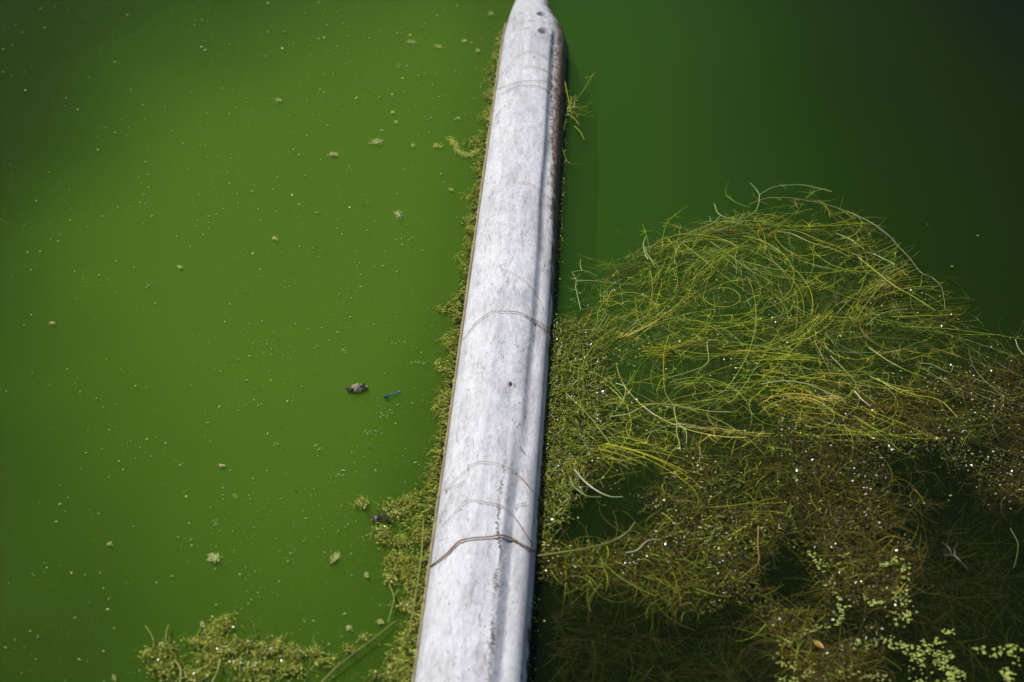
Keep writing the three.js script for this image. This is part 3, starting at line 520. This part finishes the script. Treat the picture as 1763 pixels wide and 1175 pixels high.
// clumps of scum adrift left of the boom: [label, x, y, half width px, half height px, pieces, paleness]
for (const [label, x, y, w, h, n, pale] of [
  ['cream scum clump with a grey right half, largest in the upper left water', 648, 245, 14, 6, 60, .75], ['yellowish scum clump with dark bits, below left of the cream one', 575, 267, 12, 6, 40, .5],
  ['small yellow scum clump alone in the upper left water', 479, 173, 8, 4, 26, .6], ['pale grey scum streak near the top, left of the boom tip', 709, 73, 11, 4, 24, .8],
  ['cream and grey scum clump between the pale streak and the boom tip', 755, 81, 10, 4, 28, .7], ['yellow scum blob nearest the pointed end of the boom', 845, 24, 7, 4, 16, .4],
  ['greyish scum bit right of the cream and grey clump near the top', 799, 71, 6, 4, 14, .8], ['pale scum bit lying left of the boom below its tip', 823, 88, 5, 4, 14, .7],
  ['grey-white mottled scum clump halfway up the left water', 685, 369, 8, 9, 26, .85], ['little yellow scum clump below the hooked scum arm, near the boom', 777, 328, 6, 3, 12, .3],
  ['lone cream scum flake left of the mottled grey clump', 474, 412, 7, 4, 18, .65], ['tiny cream scum clump in the left middle of the water', 310, 461, 6, 4, 14, .6],
  ['wedge-shaped pale scum flake near the left edge', 89, 558, 8, 3.4, 16, .6], ['yellow scum fleck with a reddish end in the lower middle left', 381, 803, 8, 4, 16, .6],
  ['brightest white and yellow scum clump in the lower left water', 368, 962, 14, 9, 70, .8], ['long tilted scum clump right of the brightest one', 576, 962, 12, 11, 46, .6],
  ['small round cream scum dot at the lower left', 188, 939, 5, 4, 12, .6], ['greenish-white scum bit left of the boom mats', 631, 992, 6, 6, 18, .6],
  ['pale scum crumbs beside the long olive stem', 655, 1073, 8, 6, 18, .7], ['whitish scum bit above the long olive stem', 601, 1083, 6, 6, 18, .9],
  ['cream scum pebble at the upper left end of the bottom mat', 348, 1077, 6, 5, 16, .6], ['pointed cream scum chip at the bottom edge, far left', 196, 1168, 5, 8, 16, .7],
  ['small yellow scum chip at the right of the two pale dots', 682, 211, 5, 3, 10, .4], ['yellow scum star close to the hooked scum arm', 711, 251, 5, 4, 12, .35], ['cream scum dot above the yellow chip in the upper left', 676, 194, 5, 3, 10, .6], ['yellow scum flake hidden near the boom in its upper third', 790, 205, 5, 3, 10, .3],
]) {
  const p0 = at(x, y), t = base('scum_clump', p0); tag(t, label, 'scum clump', 'scum clumps adrift left of the boom');
  const a = new MB(p0), b = new MB(p0), tilt = label.includes('tilted') ? -.7 : 0;
  for (let k = 0; k < n * 3; k++) { const u = gauss() * .62, v = gauss() * .62; const g = at(x + u * w, y + v * h + tilt * u * w); const gr = rnd(); a.crumb(g[0], rr(0, .003), g[2], rr(.0005, .0014), .6, vary(gr < pale * .5 ? C.scumPale : gr < .85 ? C.scum : C.dark, .3)); }
  a.build('crumbs', M.crumb, t).userData.kind = 'stuff';
  for (let k = 0; k < n * .4; k++) { const g = at(x + gauss() * .6 * w, y + gauss() * .6 * h); b.flake(g[0], rr(.001, .004), g[2], rr(.0006, .0013), .7, vary(C.scumPale, .3), rr(1, 1.6)); }
  b.build('wet_flakes', M.wet, t).userData.kind = 'stuff';
}
// the scum arm reaching out from the fringe
{
  const p0 = at(800, 255), t = base('scum_drift', p0); tag(t, 'ragged yellow scum arm reaching left from the boom in its upper third', 'scum');
  const mb = new MB(p0), line = spline([[838, 262], [820, 262], [805, 268], [790, 262], [782, 248], [776, 240]], 60);
  for (const [x, y] of line) for (let k = 0; k < 11; k++) { const g = at(x + gauss() * 5.5, y + gauss() * 4); mb.crumb(g[0], rr(0, .003), g[2], rr(.0006, .0016), .6, vary(rnd() < .75 ? C.scum : C.yellow, .3)); }
  for (let k = 0; k < 50; k++) { const g = at(754 + gauss() * 7, 253 + gauss() * 2.5 - (k % 5)); mb.crumb(g[0], rr(0, .002), g[2], rr(.0008, .002), .5, vary(C.scum, .3)); }
  mb.build('crumbs', M.crumb, t).userData.kind = 'stuff';
}
// three bigger floating mats at the lower left: [name, label, blobs of x, y, rx, ry, pieces]
for (const [label, blobs, threads] of [
  ['ragged algae mat along the left side of the boom near the bottom', [[622, 868, 10, 6, 40], [682, 880, 18, 12, 150], [700, 868, 14, 10, 80], [718, 862, 8, 12, 60], [660, 925, 14, 14, 110], [690, 935, 14, 10, 90], [690, 962, 20, 9, 110], [705, 975, 16, 9, 80], [672, 990, 10, 14, 60], [700, 990, 12, 10, 70], [718, 920, 8, 24, 90], [706, 1010, 10, 10, 40], [695, 1045, 14, 7, 50], [712, 1050, 6, 30, 70], [700, 1095, 12, 14, 46], [680, 1140, 14, 18, 60], [672, 1165, 14, 10, 40], [705, 1150, 8, 20, 40], [645, 1165, 10, 8, 24]], [[630, 860, 720, 1170], 70]],
  ['algae mat with white glints lying at the bottom left of the water', [[375, 1085, 20, 12, 130], [392, 1075, 10, 10, 50], [350, 1105, 26, 8, 90], [285, 1118, 12, 14, 60], [385, 1118, 26, 12, 130], [420, 1110, 20, 8, 60], [455, 1122, 26, 10, 130], [478, 1110, 12, 12, 50], [505, 1122, 22, 9, 100], [535, 1125, 18, 9, 80], [280, 1150, 22, 20, 90], [330, 1165, 30, 10, 70], [450, 1150, 30, 10, 90], [500, 1155, 26, 12, 80], [430, 1170, 30, 6, 50], [560, 1140, 16, 8, 36], [600, 1120, 10, 6, 20], [625, 1100, 8, 5, 14], [360, 1140, 30, 14, 90], [410, 1145, 24, 10, 70], [255, 1125, 12, 8, 24]], [[240, 1075, 545, 1180], 110]],
]) {
  const [bx, by] = blobs[0], p0 = at(bx, by), t = base('algae_mat', p0); tag(t, label, 'algae mat');
  const a = new MB(p0), b = new MB(p0), c = new MB(p0);
  for (const [x, y, rx, ry, n] of blobs) {
    for (let k = 0; k < n * 3.4; k++) { const g = at(x + gauss() * rx * 1.15, y + gauss() * ry * 1.15), r = rnd(), up = fbm(g[0] * 160, g[2] * 160, 2), cq = vary(r < .6 ? C.scum : r < .82 ? C.lime : C.yellow, .35); if (fbm(g[0] * 90 + 5, g[2] * 90, 2) < .38) continue; if (rnd() < .5) { a.tube(drift(g[0], g[2], rr(0, 6.28), gauss() * 50, rr(.004, .014), .003, rr(-.002, .004), rr(-.006, .005), 6), (u) => .0006 * (1 - .6 * u), 3, () => cq); continue; } a.crumb(g[0], rr(-.002, .002) + up * .004, g[2], rr(.0005, .0015), .6, vary(r < .5 ? C.scum : r < .62 ? C.scumPale : r < .86 ? C.lime : r < .95 ? C.olive : C.dark, .35)); }
    for (let k = 0; k < n * 1.1; k++) { const g = at(x + gauss() * rx * .8, y + gauss() * ry * .8); b.flake(g[0], rr(.001, .004), g[2], rr(.0007, .0019), .65, vary(rnd() < .4 ? C.scum : C.olive, .3), rr(1, 1.8)); }
  }
  const [[x0, y0, x1, y1], nt] = threads;
  for (let k = 0; k < nt; k++) { const q = blobs[Math.floor(rnd() * blobs.length)], g = at(q[0] + gauss() * q[2], q[1] + gauss() * q[3]), cc = vary(rnd() < .5 ? C.lime : C.olive, .35); c.tube(drift(g[0], g[2], rr(0, 6.28), gauss() * 16, rr(.02, .075), .008, rr(-.02, .001), rr(-.04, -.002), 4), (u) => .0008 * (1 - .5 * u), 4, () => cc); }
  a.build('crumbs', M.crumb, t).userData.kind = 'stuff'; b.build('wet_flakes', M.wet, t).userData.kind = 'stuff'; c.build('threads', M.weed, t).userData.kind = 'stuff';
}
{
  const p0 = at(652, 896), t = base('dark_debris', p0); tag(t, 'blackish lump of debris lodged in the algae mat left of the boom', 'debris');
  const mb = new MB(p0); for (let k = 0; k < 60; k++) { const g = at(650 + gauss() * 9, 895 + gauss() * 6); mb.crumb(g[0], rr(0, .006), g[2], rr(.0014, .003), .6, vary(rnd() < .7 ? [.03, .026, .018] : [.2, .19, .14], .3)); } mb.build('lump', M.crumb, t);
  const ch = new MB(p0); ch.flake(at(664, 896)[0], .008, at(664, 896)[2], .006, .4, [.02, .015, .01], 1.6); ch.build('leaf_chip', M.crumb, t);
}

// the drifting leaf fragment: a shrivelled curled leaf on a dark stalk
{
  const p0 = at(614, 670), t = base('shrivelled_leaf', p0); tag(t, 'shrivelled grey-brown leaf fragment with a dark stalk drifting left of the boom', 'leaf');
  const body = new MB(p0), A = at(603, 671), B = at(634, 668), n = 18, m = 12, id = [];
  for (let i = 0; i <= n; i++) { const u = i / n, cx = mix(A[0], B[0], u), cz = mix(A[2], B[2], u), W = .0125 * Math.pow(Math.sin(Math.PI * Math.pow(u, .8)), .7) * (1 - .25 * u) + .0006; id.push([]);
    for (let j = 0; j <= m; j++) { const v = j / m * 2 - 1, x = cx, z = cz + v * W * (1 + (vnoise(i * .8, j * 3) - .5) * .4), y = .0075 * (1 - v * v) * Math.sin(Math.PI * clamp(u + .08)) + (vnoise(i * 1.1, j * 1.1) - .5) * .0045 + .001;
      const c = mix3([.27, .235, .13], [.055, .042, .03], sstep(.5, .68, fbm(i * .55, j * .5 + 4, 2)) * .8 + sstep(.4, 1, v) * .5); id[i].push(body.v(x, y, z, 0, 1, 0, vary(c, .18))); } }
  for (let i = 0; i < n; i++) for (let j = 0; j < m; j++) body.i.push(id[i][j], id[i][j + 1], id[i + 1][j], id[i][j + 1], id[i + 1][j + 1], id[i + 1][j]);
  const bm = body.build('curled_blade', M.dry, t); bm.geometry.computeVertexNormals();
  const st = new MB(p0); st.tube([at(608, 671, .004), at(603, 671, .004), at(599, 669, .003), at(595, 668, .001)], (u) => .0032 * (1 - .5 * u), 7, () => [.05, .03, .02]); st.tube([at(606, 673, .003), at(601, 674, .002), at(598, 673.5, .001)], () => .0018, 6, () => [.03, .022, .018]); st.build('stalk', M.dry, t);
  const hl = new MB(p0); hl.flake(at(626, 669)[0], .0085, at(626, 669)[2], .0036, .2, [.012, .011, .014], 1.5); hl.build('dark_hole', M.dry, t);
}
// the blue damselfly
{
  const A = at(662, 684.5, .0034), B = at(689.5, 674.5, .002), p0 = [A[0], 0, A[2]], t = base('damselfly', p0); tag(t, 'bright blue damselfly with black bands resting on the water left of the boom', 'damselfly');
  const P = (u, dy = 0, side = 0) => { const dx = B[0] - A[0], dz = B[2] - A[2], L = Math.hypot(dx, dz); return [mix(A[0], B[0], u) - dz / L * side, mix(A[1], B[1], u) + dy, mix(A[2], B[2], u) + dx / L * side]; };
  const blue = [.015, .15, .42], sky = [.02, .32, .66], black = [.006, .009, .02], navy = [.006, .055, .20];
  const seg = (name, u0, u1, r0, r1, c, mid = 1) => { const mb = new MB(p0), pts = []; for (let k = 0; k <= 8; k++) pts.push(P(mix(u0, u1, k / 8))); mb.tube(pts, (k) => mix(r0, r1, k) * (mid === 1 ? 1 : Math.sqrt(Math.max(.02, 1 - Math.pow(2 * k - 1, 2))) * mid), 8, typeof c === 'function' ? c : () => c); return mb.build(name, M.insect, t); };
  seg('head', -.035, .045, .0021, .0021, navy, 1.25); seg('thorax', .03, .27, .0026, .0022, (k) => (Math.abs(k - .45) < .22 ? navy : blue), 1.2);
  for (let k = 0; k < 6; k++) { const u = .26 + k * .098; seg('abdomen_segment', u, u + .058, .00125, .00115, blue); seg('black_band', u + .058, u + .098, .00125, .00125, black); }
  seg('tail_tip', .845, 1.0, .0019, .0017, sky, 1.15);
  for (const s of [-1, 1]) { const mb = new MB(p0), q = P(.2, .0028, s * .0012), e = P(.78, .004, s * .0042), f = P(.70, .004, s * .0008), c = [.5, .55, .55]; const ids = [q, P(.4, .0035, s * .0034), e, P(.83, .004, s * .003), f].map((v) => mb.v(v[0], v[1], v[2], 0, 1, 0, c)); for (let k = 1; k < 4; k++) mb.i.push(ids[0], ids[k], ids[k + 1]); mb.build('wing', new THREE.MeshPhysicalMaterial({ color: 0xffffff, transmission: 0.96, thickness: 0, roughness: 0.08, ior: 1.3, side: THREE.DoubleSide }), t); }
  for (const s of [-1, 1]) for (const u of [.06, .13, .2]) { const mb = new MB(p0); mb.tube([P(u, -.001, s * .001), P(u - .01, 0, s * .0035), P(u - .03, -.0045, s * .006)], () => .0002, 4, () => black); mb.build('leg', M.insect, t); }
}
// a dark seed husk in the open water on the right
{
  const p0 = at(1543, 436), t = base('seed_husk', p0); tag(t, 'small dark husk hanging just outside the right rim of the weed', 'husk');
  const mb = new MB(p0); for (let k = 0; k < 16; k++) { const g = at(1543 + gauss() * 5, 436 + gauss() * 4); mb.crumb(g[0], rr(-.004, .001), g[2], rr(.0016, .003), .8, vary([.045, .032, .018], .3)); } mb.build('shell', M.crumb, t);
}
// a fallen yellow leaf at the lower right
{
  const p0 = at(1408, 1111), t = base('yellow_leaf', p0); tag(t, 'small yellow-orange fallen leaf among duckweed at the lower right', 'leaf');
  const mb = new MB(p0), d = [at(1400, 1104, .003), at(1418, 1118, .002)], id = [];
  for (let i = 0; i <= 8; i++) { const u = i / 8, W = .0045 * Math.sin(Math.PI * (.08 + .86 * u)); for (const s of [-1, 0, 1]) id.push(mb.v(mix(d[0][0], d[1][0], u) + s * W * .7, .003 + (s ? .0015 : 0), mix(d[0][2], d[1][2], u) - s * W * .7, 0, 1, 0, vary(s ? [.30, .19, .02] : [.32, .15, .02], .15))); }
  for (let i = 0; i < 8; i++) for (const s of [0, 1]) { const a = i * 3 + s; mb.i.push(a, a + 1, a + 3, a + 1, a + 4, a + 3); }
  mb.build('blade', M.frond, t).geometry.computeVertexNormals();
  const st = new MB(p0); st.tube([d[0], at(1394, 1099, .003), at(1390, 1095, .001)], () => .0005, 5, () => [.25, .14, .03]); st.build('stalk', M.dry, t);
}

// ------------------------------------------------------------------ duckweed
{
  const frondInto = (mb, cx, cz, a, r, c) => {  // one oval, slightly domed frond
    const m = 9, top = mb.v(cx, .0026 + r * .22, cz, 0, 1, 0, c), ring = [];
    for (let k = 0; k < m; k++) { const b = k / m * 6.283, u = Math.cos(b) * r * 1.22, w = Math.sin(b) * r, x = u * Math.cos(a) - w * Math.sin(a), z = u * Math.sin(a) + w * Math.cos(a); ring.push(mb.v(cx + x, .0018, cz + z, x / r * .35, .9, z / r * .35, c)); }
    for (let k = 0; k < m; k++) mb.i.push(top, ring[(k + 1) % m], ring[k]);
  };
  const variants = [];
  for (let v = 0; v < 7; v++) { const mb = new MB(), n = 1 + (v % 3) + (v > 4 ? 1 : 0), a0 = rr(0, 6.28); for (let k = 0; k < n; k++) { const a = a0 + k * 2.2 + rr(-.3, .3), d = n > 1 ? .0015 : 0; frondInto(mb, Math.cos(a) * d, Math.sin(a) * d, a, rr(.0009, .0013), vary(C.duck, .3)); } variants.push(mb.geometry()); }
  const places = [];
  let lot = ''; const along = (line, n0, w) => { const n = Math.round(n0 * 1.5), p = spline(line, 60); for (let k = 0; k < n; k++) { const q = p[Math.floor(rnd() * p.length)]; places.push([q[0] + gauss() * w * 1.7, q[1] + gauss() * w * 1.5, lot]); } };
  const DENSE = [[1561, 1111], [1580, 1104], [1605, 1098], [1625, 1108], [1644, 1130], [1631, 1148], [1655, 1152], [1668, 1175], [1668, 1185], [1569, 1185], [1561, 1145]];
  lot = 'in the upright chain rising above the bright duckweed patch';
  along([[1512, 974], [1528, 974], [1541, 961]], 14, 3); along([[1541, 968], [1564, 982], [1556, 1005], [1559, 1036], [1569, 1057], [1561, 1070]], 40, 7);
  along([[1486, 1026], [1496, 1039], [1522, 1039]], 16, 2.5); along([[1530, 1013], [1545, 1030], [1540, 1055], [1546, 1072]], 14, 4);
  lot = 'in the level string left of the bright duckweed patch'; along([[1457, 1106], [1502, 1114], [1535, 1109], [1561, 1119]], 30, 7);
  lot = 'in the separate cluster right of the bright duckweed patch'; along([[1618, 1090], [1640, 1091]], 6, 3); along([[1683, 1119], [1710, 1130], [1740, 1117], [1749, 1140]], 30, 6); along([[1722, 1155], [1738, 1165], [1735, 1175]], 20, 5);
  lot = 'in the string curving down the right side of the dark pool'; along([[1390, 947], [1408, 969], [1424, 1002], [1434, 1015], [1445, 1036], [1448, 1054]], 26, 3.5); along([[1460, 990], [1448, 965], [1460, 960]], 8, 4);
  lot = 'in the string running left below the dark pool'; along([[1448, 1054], [1442, 1072], [1432, 1078], [1398, 1085], [1369, 1101], [1345, 1106]], 34, 4);
  lot = 'in the string along the bottom edge near the yellow leaf'; along([[1437, 1158], [1476, 1163], [1527, 1170]], 22, 4); along([[1336, 1122], [1342, 1140], [1352, 1148], [1372, 1148]], 16, 4); along([[1340, 1170], [1375, 1172]], 10, 4); along([[1385, 1165], [1398, 1155]], 7, 3);
  lot = 'in the bright dense patch at the bottom right';
  for (let k = 0; k < 240; k++) places.push([...pick(DENSE, (x, y) => rnd() < sstep(.34, .56, fbm(x * .05, y * .05, 2)) + .12).map((v) => v + gauss() * 3), lot]);
  const mat = M.frond, scatter = [];
  for (const [x, y, where] of places) {
    if (used.get('duckweed_plant') >= 300) { scatter.push([x, y]); continue; }
    const g = at(x, y), o = new THREE.Mesh(variants[Math.floor(rnd() * variants.length)], mat); o.name = numbered('duckweed_plant'); o.position.set(g[0], rr(0, .0012), g[2]); o.rotation.y = rr(0, 6.28); o.scale.setScalar(rr(.85, 1.2)); o.castShadow = o.receiveShadow = true; scene.add(o);
    tag(o, 'tiny duckweed plant ' + where, 'duckweed', 'duckweed plants ' + where);
  }
  const LOOSE = [[960, 600], [1060, 560], [1300, 620], [1500, 640], [1763, 640], [1763, 880], [1560, 900], [1300, 960], [1100, 1000], [930, 960], [930, 700]];
  for (let k = 0; k < 240; k++) scatter.push(pick(k % 3 ? LOOSE : [[930, 700], [1010, 690], [1000, 980], [920, 980]], (x, y) => !holed(x, y) && rnd() < .2 + sstep(.4, .6, fbm(x * .014, y * .014, 3))));
  for (let k = 0; k < 60; k++) scatter.push(pick([[1120, 890], [1320, 880], [1320, 960], [1180, 960]])); for (let k = 0; k < 40; k++) scatter.push([1010 + gauss() * 300 + 250, rr(380, 620)].map((v) => v));
  const loose = new MB(); for (const [x, y] of scatter) { if (x < 950 && y < 560) continue; const g = at(x, y); frondInto(loose, g[0], g[2], rr(0, 6.28), rr(.0009, .0014), vary(C.duck, .35)); if (rnd() < .4) frondInto(loose, g[0] + .0022, g[2] + rr(-.0015, .0015), rr(0, 6.28), rr(.0008, .0012), vary(C.duck, .3)); }
  tag(loose.build('loose_duckweed', mat), 'single duckweed specks scattered through the tangled weed and moss', 'duckweed', null, 'stuff');
}

renderer.render(scene, camera);
